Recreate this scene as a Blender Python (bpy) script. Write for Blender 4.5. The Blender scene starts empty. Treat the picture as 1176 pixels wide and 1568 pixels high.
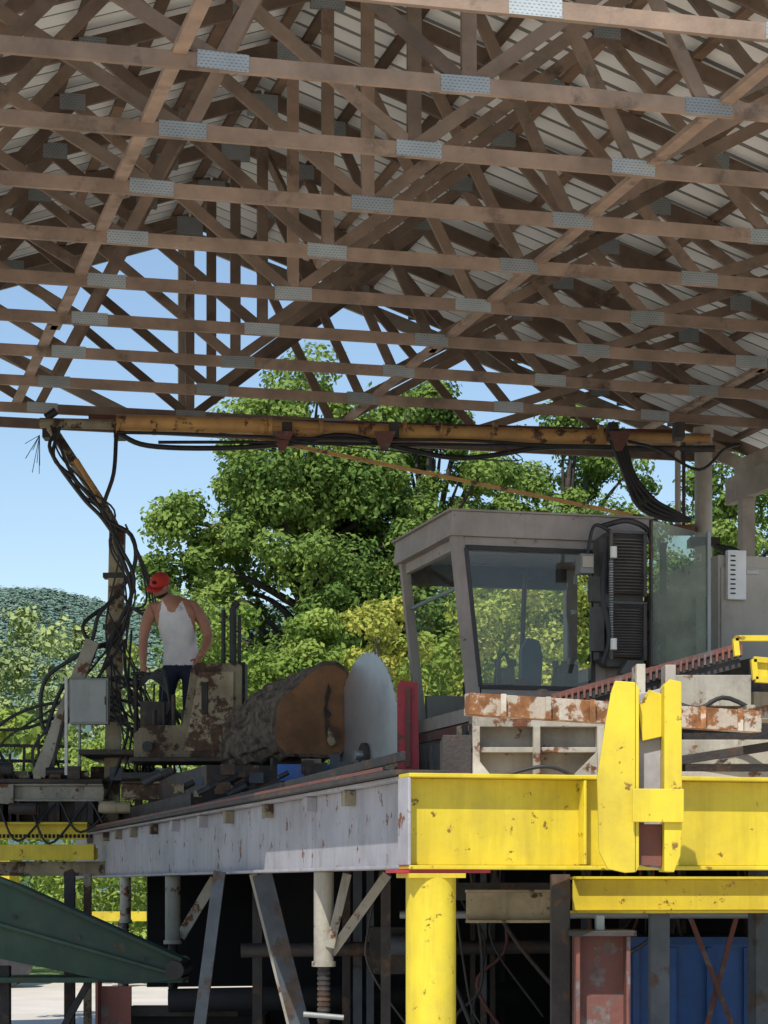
import bpy, math, random, bmesh
import numpy as np
from mathutils import Vector, Matrix
random.seed(7); np.random.seed(7)
A=math.radians(14.5); CA,SA=math.cos(A),math.sin(A)
def B(u,v,z): return Vector((u*CA-v*SA, u*SA+v*CA, z))      # shed frame -> world
def Wd(x,y,z): return Vector((x,y,z))
UD=Vector((CA,SA,0)); VD=Vector((-SA,CA,0)); ZD=Vector((0,0,1))
scene=bpy.context.scene

# ---------------------------------------------------------------- materials
def mat(name,c1,c2=None,scale=5,rough=.7,metal=0,rust=None,amt=.35,rscale=4,streak=.0,bump=.15,tone=.35,spec=.4,bscale=None,edge=.04,grime=0):
    m=bpy.data.materials.new(name); m.use_nodes=True; nt=m.node_tree; N=nt.nodes; L=nt.links
    b=N['Principled BSDF']; tc=N.new('ShaderNodeTexCoord')
    def noise(s,d=5,r=.6,mp=None):
        n=N.new('ShaderNodeTexNoise'); n.inputs['Scale'].default_value=s; n.inputs['Detail'].default_value=d; n.inputs['Roughness'].default_value=r
        if mp:
            q=N.new('ShaderNodeMapping'); q.inputs['Scale'].default_value=mp; L.new(tc.outputs['Object'],q.inputs['Vector']); L.new(q.outputs[0],n.inputs['Vector'])
        else: L.new(tc.outputs['Object'],n.inputs['Vector'])
        return n
    def ramp(src,a,bb,lo=0,hi=1):
        r=N.new('ShaderNodeMapRange'); r.inputs['From Min'].default_value=a; r.inputs['From Max'].default_value=bb
        r.inputs['To Min'].default_value=lo; r.inputs['To Max'].default_value=hi; L.new(src,r.inputs['Value']); return r.outputs[0]
    def mix(f,a,bb,t='MIX'):
        x=N.new('ShaderNodeMix'); x.data_type='RGBA'; x.blend_type=t
        for i,v in ((0,f),(6,a),(7,bb)):
            if hasattr(v,'is_linked') : L.new(v,x.inputs[i])
            elif i==0: x.inputs[0].default_value=v
            else: x.inputs[i].default_value=(*v,1)
        return x.outputs[2]
    c2=c2 or tuple(k*.7 for k in c1)
    n=noise(scale); col=mix(ramp(n.outputs[0],.35,.65),c1,c2)
    if grime>0:
        s=noise(1.7,8,.75); col=mix(ramp(s.outputs[0],.48,.68,0,grime),col,(.15,.125,.10))
    if streak>0:
        s=noise(7,4,.7,(1.3,1.3,.16)); col=mix(ramp(s.outputs[0],.48,.8,0,streak),col,tuple(k*.35 for k in c1))
    if rust:
        r=noise(rscale,9,.68); t=.62-amt*.35
        rf=ramp(r.outputs[0],t,t+edge); rn=noise(14,5,.6)
        rc=mix(ramp(rn.outputs[0],.35,.65),rust,tuple(k*.45 for k in rust)); col=mix(rf,col,rc)
    at=N.new('ShaderNodeAttribute'); at.attribute_name='tone'
    tv=ramp(at.outputs['Fac'],0,1,1-tone,1+tone*.6)
    cb=N.new('ShaderNodeCombineColor'); 
    for i in range(3): L.new(tv,cb.inputs[i])
    col=mix(1.0,col,cb.outputs[0],'MULTIPLY'); L.new(col,b.inputs['Base Color'])
    b.inputs['Roughness'].default_value=rough; b.inputs['Metallic'].default_value=metal; b.inputs['Specular IOR Level'].default_value=spec
    if bump>0:
        bn=noise(bscale or scale*6,5,.6); bp=N.new('ShaderNodeBump'); bp.inputs['Strength'].default_value=bump; bp.inputs['Distance'].default_value=.02
        L.new(bn.outputs[0],bp.inputs['Height']); L.new(bp.outputs[0],b.inputs['Normal'])
    return m
RUST=(.22,.085,.035)
MT={}
MT['wood']=mat('weathered_truss_timber',(.37,.262,.19),(.23,.165,.12),3,.85,tone=.55,bump=.3,rust=(.12,.085,.065),amt=.16,rscale=2.5,edge=.15)
MT['wood2']=mat('pale_timber',(.46,.39,.31),(.33,.27,.21),3,.85,tone=.3,bump=.3,grime=.4)
MT['purlin']=mat('purlin_timber',(.26,.165,.105),(.15,.10,.065),3,.9,tone=.5)
MT['shim']=mat('shim',(.70,.50,.28),(.5,.32,.16),3,.9)
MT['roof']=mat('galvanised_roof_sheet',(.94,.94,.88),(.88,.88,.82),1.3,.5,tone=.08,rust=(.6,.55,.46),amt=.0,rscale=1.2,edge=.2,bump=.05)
MT['roofshade']=mat('painted_shade_roof_rib',(.26,.245,.215),(.17,.16,.14),1.3,.6,tone=.3,bump=.05)  # darker colour stands in for shade on the corrugation faces
MT['grey']=mat('faded_grey_beam_paint',(.44,.425,.455),(.34,.33,.355),1.6,.6,rust=RUST,amt=.06,rscale=8,streak=.55,bump=.12,tone=.12,grime=.45)
MT['yellow']=mat('yellow_machine_paint',(.72,.565,.035),(.60,.45,.028),2.2,.5,rust=(.30,.17,.03),amt=.03,rscale=12,streak=.4,bump=.12,tone=.15,grime=.22)
MT['cream']=mat('dirty_cream_paint',(.46,.435,.36),(.35,.325,.26),4,.6,rust=RUST,amt=.16,rscale=6,streak=.6,bump=.15,grime=.55)
MT['creamrust']=mat('rusted_cream_paint',(.40,.345,.23),(.26,.21,.135),4,.7,rust=(.12,.065,.038),amt=.36,rscale=3.5,streak=.6,bump=.3,grime=.4)
MT['rustwhite']=mat('peeling_white_rust',(.66,.60,.50),(.56,.47,.36),5,.7,rust=(.44,.19,.07),amt=.46,rscale=7,streak=.4,bump=.3,grime=.2)
MT['tan']=mat('boom_ochre_paint',(.62,.36,.12),(.46,.25,.09),4,.55,rust=(.16,.08,.05),amt=.2,rscale=5,bump=.2,tone=.2,grime=.3)
MT['black']=mat('black_rubber_hose',(.022,.022,.025),(.035,.035,.035),8,.5,tone=.3)
MT['dark']=mat('greasy_dark_steel',(.055,.048,.044),(.03,.026,.025),6,.65,rust=(.11,.065,.04),amt=.22,rscale=5,bump=.3)
MT['finned']=mat('finned_dark_grey',(.10,.095,.09),(.065,.06,.058),6,.6,tone=.2,bump=.15)
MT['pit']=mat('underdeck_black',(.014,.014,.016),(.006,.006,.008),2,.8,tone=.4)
MT['brown']=mat('cab_brown_grey_paint',(.34,.295,.265),(.27,.235,.21),3,.6,rust=(.16,.10,.07),amt=.04,streak=.35,tone=.15,grime=.4)
MT['beige']=mat('beige_paint',(.50,.45,.39),(.41,.37,.31),3,.6,rust=RUST,amt=-.03,streak=.25,tone=.15,grime=.3)
MT['green']=mat('green_conveyor_paint',(.030,.070,.042),(.02,.048,.032),2,.6,rust=(.08,.07,.04),amt=.08,streak=.3,grime=.2)
MT['red']=mat('red_paint',(.45,.035,.05),(.34,.03,.04),5,.5,rust=(.15,.06,.05),amt=.1)
MT['redrust']=mat('red_oxide_steel',(.20,.07,.05),(.13,.06,.05),3,.7,rust=(.18,.14,.13),amt=.22,rscale=6,streak=.3,bump=.3)
MT['blue']=mat('blue_paint',(.025,.11,.36),(.02,.08,.26),4,.5,tone=.3,grime=.3)
MT['bluegrey']=mat('blue_grey_steel',(.09,.105,.125),(.055,.068,.082),5,.6,rust=(.10,.07,.055),amt=.2)
MT['steel']=mat('saw_plate_steel',(.50,.51,.53),(.38,.39,.41),2,.38,metal=.75,rust=(.25,.23,.22),amt=.12,rscale=2,edge=.3,bump=.05)
MT['white']=mat('white_plastic',(.70,.70,.68),(.6,.6,.58),5,.5)
MT['galv']=mat('galvanised_box',(.33,.35,.345),(.27,.29,.28),3,.5,metal=.2,rust=RUST,amt=-.02,streak=.3)
MT['bark']=mat('bark',(.17,.135,.105),(.075,.058,.046),9,.95,bump=1,bscale=14,rust=(.05,.038,.03),amt=.4,rscale=7,edge=.15)
MT['trunk']=mat('tree_bark',(.10,.08,.065),(.04,.034,.03),6,.95,bump=.8)
MT['seat']=mat('seat_vinyl',(.04,.07,.13),(.03,.05,.10),6,.6)
MT['skin']=mat('skin',(.44,.215,.145),(.37,.175,.12),12,.5,bump=.03,tone=.05)
MT['tank']=mat('white_cotton',(.76,.76,.79),(.64,.64,.69),9,.85,bump=.35,bscale=18,tone=.05)
MT['jeans']=mat('dark_jeans',(.022,.03,.06),(.015,.02,.04),12,.85,tone=.05)
MT['cap']=mat('red_cap_cloth',(.58,.045,.03),(.46,.03,.025),8,.8,tone=.05)
MT['hair']=mat('dark_hair',(.03,.018,.012),(.02,.012,.01),20,.8)
MT['boot']=mat('boot_leather',(.07,.045,.03),(.04,.03,.02),9,.7)

def plate_mat():
    m=mat('galvanised_toothed_plate',(.50,.53,.525),(.41,.45,.44),6,.45,metal=.2,tone=.3,bump=0)
    nt=m.node_tree;N=nt.nodes;L=nt.links;b=N['Principled BSDF'];src=b.inputs['Base Color'].links[0].from_socket
    tc=N.new('ShaderNodeTexCoord');mp=N.new('ShaderNodeMapping');mp.inputs['Rotation'].default_value=(math.radians(90),0,0);mp.vector_type='POINT'
    br=N.new('ShaderNodeTexBrick');br.inputs['Scale'].default_value=1;br.inputs['Brick Width'].default_value=.026;br.inputs['Row Height'].default_value=.018;br.inputs['Mortar Size'].default_value=.006
    L.new(tc.outputs['Object'],mp.inputs[0]);L.new(mp.outputs[0],br.inputs['Vector'])
    br.inputs['Color1'].default_value=(.5,.5,.5,1);br.inputs['Color2'].default_value=(.65,.65,.65,1);br.inputs['Mortar'].default_value=(1,1,1,1)
    x=N.new('ShaderNodeMix');x.data_type='RGBA';x.blend_type='MULTIPLY';x.inputs[0].default_value=1
    L.new(src,x.inputs[6]);L.new(br.outputs[0],x.inputs[7]);L.new(x.outputs[2],b.inputs['Base Color']);return m
MT['plate']=plate_mat()

def glass(name,tint,gl=.12,dust=.08,dc=(.5,.5,.47)):
    m=bpy.data.materials.new(name);m.use_nodes=True;nt=m.node_tree;N=nt.nodes;L=nt.links
    N.remove(N['Principled BSDF']);o=N['Material Output']
    t=N.new('ShaderNodeBsdfTransparent');t.inputs[0].default_value=(*tint,1)
    g=N.new('ShaderNodeBsdfGlossy');g.inputs['Roughness'].default_value=.03;g.inputs[0].default_value=(.9,.9,.9,1)
    d=N.new('ShaderNodeBsdfDiffuse');d.inputs[0].default_value=(*dc,1)
    nz=N.new('ShaderNodeTexNoise');nz.inputs['Scale'].default_value=3;nz.inputs['Detail'].default_value=6
    tc=N.new('ShaderNodeTexCoord');L.new(tc.outputs['Object'],nz.inputs['Vector'])
    mr=N.new('ShaderNodeMapRange');mr.inputs['From Min'].default_value=.35;mr.inputs['From Max'].default_value=.75;mr.inputs['To Min'].default_value=dust*.4;mr.inputs['To Max'].default_value=dust*2
    L.new(nz.outputs[0],mr.inputs['Value'])
    a=N.new('ShaderNodeMixShader');a.inputs[0].default_value=gl;L.new(t.outputs[0],a.inputs[1]);L.new(g.outputs[0],a.inputs[2])
    c=N.new('ShaderNodeMixShader');L.new(mr.outputs[0],c.inputs[0]);L.new(a.outputs[0],c.inputs[1]);L.new(d.outputs[0],c.inputs[2]);L.new(c.outputs[0],o.inputs[0]);return m
MT['glass']=glass('cab_glass',(.92,.97,.95),.055,.02)
MT['poly']=glass('polycarbonate_panel',(.55,.63,.50),.04,.38,(.27,.30,.23))

def leafmat(name,c1,c2,trans=.35):
    m=bpy.data.materials.new(name);m.use_nodes=True;nt=m.node_tree;N=nt.nodes;L=nt.links
    N.remove(N['Principled BSDF']);o=N['Material Output']
    at=N.new('ShaderNodeAttribute');at.attribute_name='tone'
    x=N.new('ShaderNodeMix');x.data_type='RGBA';x.inputs[6].default_value=(*c1,1);x.inputs[7].default_value=(*c2,1);L.new(at.outputs['Fac'],x.inputs[0])
    d=N.new('ShaderNodeBsdfDiffuse');L.new(x.outputs[2],d.inputs[0])
    if trans>0:
        t=N.new('ShaderNodeBsdfTranslucent');L.new(x.outputs[2],t.inputs[0])
        a=N.new('ShaderNodeMixShader');a.inputs[0].default_value=trans;L.new(d.outputs[0],a.inputs[1]);L.new(t.outputs[0],a.inputs[2])
        L.new(a.outputs[0],o.inputs[0])
    else: L.new(d.outputs[0],o.inputs[0])
    return m

# ---------------------------------------------------------------- mesh builder
class Ob:
    def __init__(s,name,smooth=False): s.n=name;s.v=[];s.f=[];s.m=[];s.t=[];s.mats=[];s.smooth=smooth;s.sm=[]
    def mi(s,k):
        if k not in s.mats: s.mats.append(k)
        return s.mats.index(k)
    def add(s,vs,fs,k,sm=False,tone=None):
        o=len(s.v);s.v+= [tuple(q) for q in vs];i=s.mi(k);t=random.random() if tone is None else tone
        for f in fs: s.f.append([o+j for j in f]);s.m.append(i);s.t.append(t);s.sm.append(sm)
    def hexa(s,p,k,tone=None): s.add(p,[(0,3,2,1),(4,5,6,7),(0,1,5,4),(1,2,6,5),(2,3,7,6),(3,0,4,7)],k,False,tone)
    def box(s,x0,x1,y0,y1,z0,z1,k,fr=Wd,tone=None):
        s.hexa([fr(x0,y0,z0),fr(x1,y0,z0),fr(x1,y1,z0),fr(x0,y1,z0),fr(x0,y0,z1),fr(x1,y0,z1),fr(x1,y1,z1),fr(x0,y1,z1)],k,tone)
    def beam(s,p0,p1,w,h,k,side=None,tone=None):
        p0=Vector(p0);p1=Vector(p1);d=(p1-p0).normalized()
        if side is None:
            side=d.cross(ZD)
            if side.length<.05: side=Vector((1,0,0))
        side=(side-d*side.dot(d)).normalized();up=side.cross(d).normalized();a=side*w/2;b=up*h/2
        s.hexa([p0-a-b,p0+a-b,p1+a-b,p1-a-b,p0-a+b,p0+a+b,p1+a+b,p1-a+b],k,tone)
    def tube(s,pts,r,k,n=8,tone=None,cap=True):
        pts=[Vector(p) for p in pts];rs=r if isinstance(r,(list,tuple)) else [r]*len(pts)
        vs=[];t0=(pts[1]-pts[0]).normalized();nn=t0.orthogonal().normalized()
        for i,p in enumerate(pts):
            t=(pts[min(i+1,len(pts)-1)]-pts[max(i-1,0)]).normalized()
            nn=(nn-t*nn.dot(t)).normalized();bb=t.cross(nn)
            for j in range(n):
                a=2*math.pi*j/n;vs.append(p+(nn*math.cos(a)+bb*math.sin(a))*rs[i])
        fs=[]
        for i in range(len(pts)-1):
            for j in range(n): fs.append((i*n+j,i*n+(j+1)%n,(i+1)*n+(j+1)%n,(i+1)*n+j))
        t=random.random() if tone is None else tone
        s.add(vs,fs,k,True,t)
        if cap:
            s.add(vs[:n],[tuple(range(n))[::-1]],k,False,t);s.add(vs[-n:],[tuple(range(n))],k,False,t)
    def hose(s,pts,r,k='black',n=6,seg=6): s.tube(smooth(pts,seg),r,k,n)
    def prism(s,prof,ext,k,tone=None):
        prof=[Vector(p) for p in prof];e=Vector(ext);n=len(prof)
        vs=prof+[p+e for p in prof]
        s.add(vs,[tuple(range(n))[::-1],tuple(range(n,2*n))]+[(i,(i+1)%n,n+(i+1)%n,n+i) for i in range(n)],k,False,tone)
    def ibeam(s,p0,p1,H,Wf,t,k,side,kf=None):
        p0=Vector(p0);p1=Vector(p1);kf=kf or k;up=ZD
        tn=random.random()
        s.beam(p0,p1,t*1.0,H-2*t-.002,k,side,tn)
        for sg in (1,-1): s.beam(p0+up*sg*(H/2-t/2),p1+up*sg*(H/2-t/2),Wf,t,kf,side,tn)
    def build(s,bevel=0):
        me=bpy.data.meshes.new(s.n);me.from_pydata(s.v,[],s.f);me.update()
        for k in s.mats: me.materials.append(MT[k])
        me.polygons.foreach_set('material_index',s.m);me.polygons.foreach_set('use_smooth',s.sm)
        at=me.attributes.new('tone','FLOAT','FACE');at.data.foreach_set('value',s.t)
        o=bpy.data.objects.new(s.n,me);scene.collection.objects.link(o)
        if bevel:
            b=o.modifiers.new('bev','BEVEL');b.width=bevel;b.segments=2;b.limit_method='ANGLE';b.harden_normals=False
        return o
def smooth(p,seg=6):
    p=[Vector(q) for q in p];P=[p[0]*2-p[1]]+p+[p[-1]*2-p[-2]];o=[]
    for i in range(1,len(P)-2):
        for j in range(seg):
            t=j/seg;a,b,c,d=P[i-1],P[i],P[i+1],P[i+2]
            o.append(.5*((2*b)+(c-a)*t+(2*a-5*b+4*c-d)*t*t+(3*b-a-3*c+d)*t**3))
    o.append(p[-1]);return o

# ---------------------------------------------------------------- shed
U0=3.85;NS=1.49;HS=5.96;ZC=6.28;RISE=2.0
def top(u): return ZC+RISE*(1-abs(u-U0)/HS)
sh=Ob('sawmill_shed')
sag=lambda u:.03*(1-((u-U0)/HS)**2)
for n in range(0,10):
    v=12.9+1.22*(n-1)
    bn=[U0+NS*i for i in range(-4,5)];tch=.5+.45*random.random()
    for i in range(8):
        if i in(3,6): tch=.5+.45*random.random()
        sh.beam(B(bn[i]-.001,v,ZC+sag(bn[i])),B(bn[i+1]+.001,v,ZC+sag(bn[i+1])),.04,.094,'wood',VD,tone=tch)
    for sg in(-1,1):
        sh.beam(B(U0,v,top(U0)),B(U0+sg*(HS+.35),v,top(U0+sg*(HS+.35))),.04,.12,'wood',VD,tone=.2)
        def web(a,b,wd=.085): 
            sh.beam(B(U0+sg*a+random.uniform(-.03,.03),v+random.uniform(-.003,.003),ZC+.03),B(U0+sg*b+random.uniform(-.03,.03),v,top(U0+sg*b)-.03),.036,wd,'wood',VD,tone=random.random()*.65)
        web(0,1.75);web(NS,.62);web(NS,3.1);web(2*NS,1.75);web(2*NS,4.35);web(3*NS,3.1)
        for a in (.62,1.75,3.1,4.35):
            for q in (-1,1): sh.beam(B(U0+sg*a-.1,v+q*.0225,top(U0+sg*a)-.01-.0),B(U0+sg*a+.1,v+q*.0225,top(U0+sg*a)-.01),.003,.13,'plate',VD,tone=0)
    sh.beam(B(U0,v,ZC+.05),B(U0,v,top(U0)),.038,.09,'wood',VD)
    for i in range(-3,4):
        ju=random.uniform(-.03,.03);jz=random.uniform(-.008,.008)
        for q in(-1,1):
            sh.beam(B(U0+NS*i-.15+ju,v+q*.0225,ZC+sag(U0+NS*i)+.005+jz),B(U0+NS*i+.15+ju,v+q*.0225,ZC+sag(U0+NS*i)+.005),.003,.10,'plate',VD)
    for q in(-1,1): sh.box(U0-.13,U0+.13,v+q*.0225-.0015,v+q*.0225+.0015,top(U0)-.16,top(U0)+.02,'plate',B)
for u in(-.85,2.13,5.47,8.6):
    for a in range(3):
        va=11.4+a*4;sh.beam(B(u+.03*(a%2),va,ZC+.075),B(u+.03*(a%2),min(va+4.15,23.0),ZC+.075),.085,.035,'wood',UD,tone=.9)
for i in (0,2):
    v=11.7+i*2.7
    sh.beam(B(U0+.06,v,ZC+.1),B(U0+.06,v+2.44,top(U0)-.15),.036,.09,'wood',UD)
for sg in(-1,1):
    d=.12
    while d<HS+.4:
        u=U0+sg*d;v=11.2
        while v<23.1:
            ve=min(v+3.66,23.15);sh.beam(B(u,v,top(u)+.10),B(u,ve,top(u)+.10),.085,.04,'purlin',UD);v+=3.66
        for n in range(10):
            if random.random()<.6: 
                vv=11.68+1.22*n;sh.box(u-.06,u+.05,vv+.03,vv+.10,top(u)+.045,top(u)+.082,'shim',B)
        d+=.58
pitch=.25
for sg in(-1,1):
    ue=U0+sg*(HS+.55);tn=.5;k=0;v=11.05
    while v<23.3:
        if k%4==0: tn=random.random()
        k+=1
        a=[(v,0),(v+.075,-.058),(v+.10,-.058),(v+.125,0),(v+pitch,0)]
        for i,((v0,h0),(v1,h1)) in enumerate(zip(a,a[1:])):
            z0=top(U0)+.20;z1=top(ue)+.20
            sh.add([B(U0,v0,z0+h0),B(U0,v1,z0+h1),B(ue,v1,z1+h1),B(ue,v0,z1+h0)],[(0,1,2,3)],'roof' if i in(0,) else 'roofshade',False,tn)  # near slope pale as if lit, other faces in the painted shade colour
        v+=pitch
sh.prism([B(U0-.25,11.05,top(U0-.25)+.24),B(U0,11.05,top(U0)+.25),B(U0+.25,11.05,top(U0+.25)+.24),B(U0,11.05,top(U0)+.235)],VD*12.2,'roof')
v=23.12
for sg in(-1,1):
    sh.beam(B(U0,v,top(U0)-.02),B(U0+sg*6.3,v,top(U0+sg*6.3)-.02),.04,.14,'wood2',VD)
sh.box(U0-.05,U0+.07,v-.09,v-.03,ZC-.05,top(U0)-.1,'wood2',B)
sh.beam(B(U0-.3,v+.05,ZC+.0),B(U0-2.6,v+.05,top(U0-2.6)-.1),.04,.12,'wood2',VD)
sh.beam(B(U0-6,v+.05,ZC-.02),B(U0+6,v+.05,ZC-.02),.04,.10,'wood',VD)
for u in(U0-HS+.0,U0+HS+.0):
    for v in(11.7,15.3,19,22.55): sh.box(u-.07,u+.07,v-.07,v+.07,0,5.72,'wood2',B)
    sh.box(u-.05,u+.05,11.5,23.0,5.72,6.0,'wood2',B);sh.box(u+.052,u+.09,11.5,23.0,5.95,6.2,'wood2',B)
sh.build()

# ---------------------------------------------------------------- main table beams
g=Ob('steel_table_beam')
g.ibeam(B(2.93,10.66,1.91),B(2.93,24.5,1.91),.45,.16,.018,'grey',UD)
v=11.9
while v<24:
    g.box(2.86,2.921,v,v+.08,2.03,2.113,'creamrust' if random.random()<.5 else 'grey',B,.3);v+=1.1+random.uniform(-.25,.25)
g.box(2.80,3.1,10.7,24.4,2.139,2.165,'dark',B); g.box(2.80,2.815,10.9,24.4,2.165,2.185,'redrust',B)
g.beam(B(3.0,11.2,2.26),B(3.0,17.5,2.20),.02,.05,'dark',UD)
g.build(.003)

y=Ob('yellow_steel_beam')
y.ibeam(B(2.84,10.6,1.91),B(7.2,10.6,1.91),.46,.20,.02,'yellow',VD)
y.box(2.835,2.85,10.505,10.695,1.70,2.12,'grey',B)
for u in(3.72,5.3,6.5): y.box(u,u+.015,10.505,10.6,1.705,2.115,'yellow',B)
y.build(.004)
y=Ob('red_base_strip');y.box(2.78,3.25,10.52,10.72,1.664,1.678,'red',B);y.build()
y=Ob('yellow_column')
c=B(2.98,10.62,0);y.tube([c+ZD*0.0,c+ZD*1.64],.121,'yellow',32);y.box(2.84,3.12,10.5,10.74,1.64,1.662,'yellow',B);y.box(2.8,3.16,10.45,10.8,0,.025,'yellow',B);y.build()

y=Ob('yellow_upright_bracket')
def pr(ob,pts,yd,t,k): ob.prism([Vector((a,yd,b)) for a,b in pts],(0,t,0),k)
pr(y,[(1.055,2.50),(1.075,2.555),(1.168,2.548),(1.168,1.665),(1.12,1.662),(1.04,1.68),(1.0,1.76),(.99,2.10),(1.03,2.36)],10.62,.025,'yellow')
pr(y,[(1.17,2.545),(1.185,2.52),(1.185,1.69),(1.17,1.665)],10.62,.2,'yellow')
pr(y,[(1.30,2.53),(1.325,2.56),(1.38,2.548),(1.383,1.90),(1.375,1.74),(1.345,1.665),(1.30,1.668)],10.60,.22,'yellow')
pr(y,[(1.185,2.50),(1.30,2.53),(1.30,1.68),(1.185,1.70)],10.74,.02,'grey')
pr(y,[(1.19,2.44),(1.24,2.52),(1.30,2.5),(1.30,2.3),(1.21,2.28)],10.70,.02,'yellow')
pr(y,[(1.15,2.052),(1.388,2.05),(1.388,1.895),(1.15,1.897)],10.575,.02,'yellow')
pr(y,[(1.187,1.89),(1.298,1.89),(1.298,1.69),(1.187,1.70)],10.68,.03,'redrust')
y.build(.003)

y=Ob('yellow_lower_beam');y.ibeam((.97,11.75,1.555),(3.2,12.3,1.555),.19,.12,.015,'yellow',Vector((0,1,0)));y.build(.003)
r=Ob('rusty_cross_beam')
r.beam((.435,12.0,2.555),(2.03,12.4,2.49),.10,.115,'rustwhite',Vector((-.2,1,0)))
for t in(.12,.27,.42,.60,.8,.93):
    p=Vector((.435,11.93,2.555)).lerp(Vector((2.03,12.33,2.49)),t);r.beam(p-ZD*.06,p+ZD*.06,.03,.022,'rustwhite',Vector((1,0,0)))
r.build(.003)
r=Ob('cream_deck_frame')
r.box(.52,1.22,13.0,13.05,2.23,2.54,'cream');r.box(.50,1.25,12.9,12.99,2.50,2.56,'cream');r.box(.50,1.25,12.90,12.99,2.355,2.385,'cream')
for x in(.5,.84,1.2): r.box(x,x+.04,12.86,12.995,2.2,2.5,'cream')
r.prism([(.5,12.85,2.2),(.62,12.85,2.2),(.5,12.85,2.35)],(0,.03,0),'cream')
r.prism([(1.04,12.85,2.2),(1.2,12.85,2.2),(1.2,12.85,2.36)],(0,.03,0),'cream')
r.box(1.42,2.5,13.1,13.16,2.30,2.44,'cream');r.box(1.5,2.6,12.95,13.09,2.20,2.25,'cream')
r.box(1.64,2.12,13.2,13.5,2.64,2.82,'cream');r.box(2.0,2.7,12.6,12.9,2.52,2.6,'cream')
r.box(1.42,1.47,12.85,13.1,2.1,2.85,'cream');r.box(1.6,1.66,13.0,13.2,2.3,2.86,'beige')
r.beam((1.45,13.0,2.28),(2.4,12.8,2.42),.03,.05,'dark');r.box(1.38,2.7,13.3,13.4,2.2,2.62,'dark')
r.box(.35,.52,13.6,14.3,2.2,2.5,'dark');r.box(.30,.5,13.3,13.4,2.18,2.26,'redrust')
r.hose([(1.5,12.9,2.7),(1.75,12.85,2.6),(1.95,12.9,2.66),(2.3,12.9,2.45)],.014);r.hose([(.6,12.8,2.2),(.9,12.8,2.27),(1.1,12.8,2.2)],.012)
r.build(.003)

r=Ob('inclined_chain_rail')
p0=Vector((.93,13.5,2.70));p1=Vector((2.10,13.5,3.02))
r.beam(p0,p1,.10,.03,'redrust');r.beam(p0-ZD*.045+Vector((0,-.03,0)),p1-ZD*.045+Vector((0,-.03,0)),.02,.05,'dark');r.beam(p0-ZD*.10,p1-ZD*.10,.04,.05,'dark')
for i in range(34):
    p=p0.lerp(p1,i/33);r.beam(p-ZD*.06+Vector((0,-.055,0)),p-ZD*.0+Vector((0,-.055,0)),.014,.014,'redrust',tone=1)
for t in(.2,.5,.8): p=p0.lerp(p1,t);r.beam(p-ZD*.1,Vector((p.x,p.y,2.2)),.05,.05,'dark')
r.tube([p0+Vector((0,-.08,0)),p0+Vector((0,.1,0))],.06,'dark',14);r.build()

r=Ob('yellow_guard_bracket')
for a,b in(((1.92,2.955),(2.5,2.955)),((1.92,2.955),(1.93,2.86)),((2.02,2.84),(2.5,2.80)),((2.02,2.84),(2.03,2.73)),((2.03,2.73),(2.5,2.70))):
    r.beam((a[0],12.5,a[1]),(b[0],12.5,b[1]),.05,.03,'yellow',Vector((0,1,0)))
r.prism([(2.03,12.5,2.84),(2.1,12.5,2.83),(2.1,12.5,2.74),(2.03,12.5,2.73)],(0,.03,0),'yellow')
r.build()

# ---------------------------------------------------------------- deck and under structure
MT['deckbounce']=mat('pale_bounce_deck_top',(.60,.46,.31),(.46,.34,.23),2,.95,rust=(.25,.18,.12),amt=.1,edge=.2)  # unseen pale deck top, added to bounce light up under the roof
d=Ob('mill_deck')
d.box(3.05,9.2,10.9,24.3,2.03,2.075,'dark',B);d.box(3.12,9.18,10.95,24.25,2.077,2.085,'deckbounce',B)
for v in(12,14,16,18,20,22,24): d.box(3.05,9.2,v,v+.1,1.86,2.025,'dark',B)
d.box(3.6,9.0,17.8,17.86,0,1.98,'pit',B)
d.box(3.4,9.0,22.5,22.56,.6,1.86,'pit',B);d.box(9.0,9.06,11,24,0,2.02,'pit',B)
for v in(12.2,17.5,23): 
    d.box(8,8.15,v,v+.15,0,2.03,'dark',B);d.box(5.5,5.62,v+.3,v+.42,0,2.02,'bluegrey',B)
d.build()

l=Ob('adjustable_support_leg')
def leg(cx,cy,w,zt,zb,k='grey'):
    l.tube([(cx,cy,zb),(cx,cy,zt)],w/2,k,16);l.tube([(cx,cy,zb-.03),(cx,cy,zb)],w*.6,k,16)
    l.tube([(cx,cy,0),(cx,cy,zb-.03)],w*.3,'dark',12);l.box(cx-w,cx+w,cy-w,cy+w,0,.02,'dark')
    for i in range(12): l.tube([(cx,cy,zb-.06-i*.03),(cx,cy,zb-.075-i*.03)],w*.34,'dark',12)
    l.tube([(cx-w,cy-.05,.87),(cx+w,cy-.05,.85)],.015,'galv',8)
leg(-.345,13.1,.115,1.68,1.17,'cream');leg(-1.68,18.2,.125,1.68,1.17,'cream');leg(-2.33,20.6,.1,1.68,1.3,'cream')
l.beam((-.30,13.1,1.22),(.02,12.9,1.67),.03,.055,'cream',Vector((0,1,0)));l.beam((-.31,13.05,1.25),(-.21,13.05,1.67),.03,.05,'cream',Vector((0,1,0)))
l.beam((-1.62,18.2,1.2),(-1.33,18,1.66),.03,.08,'cream',Vector((0,1,0)))
l.build()
l=Ob('diagonal_brace_leg')
l.beam((-.80,15,1.68),(-.38,15,0),.05,.13,'bluegrey',Vector((0,1,0)));l.beam((-.86,15.02,1.68),(-.44,15.02,0),.04,.05,'cream',Vector((0,1,0)))
l.beam((-1.1,15.3,1.7),(-1.32,15.3,0),.06,.08,'bluegrey',Vector((0,1,0)))
l.build()
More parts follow.
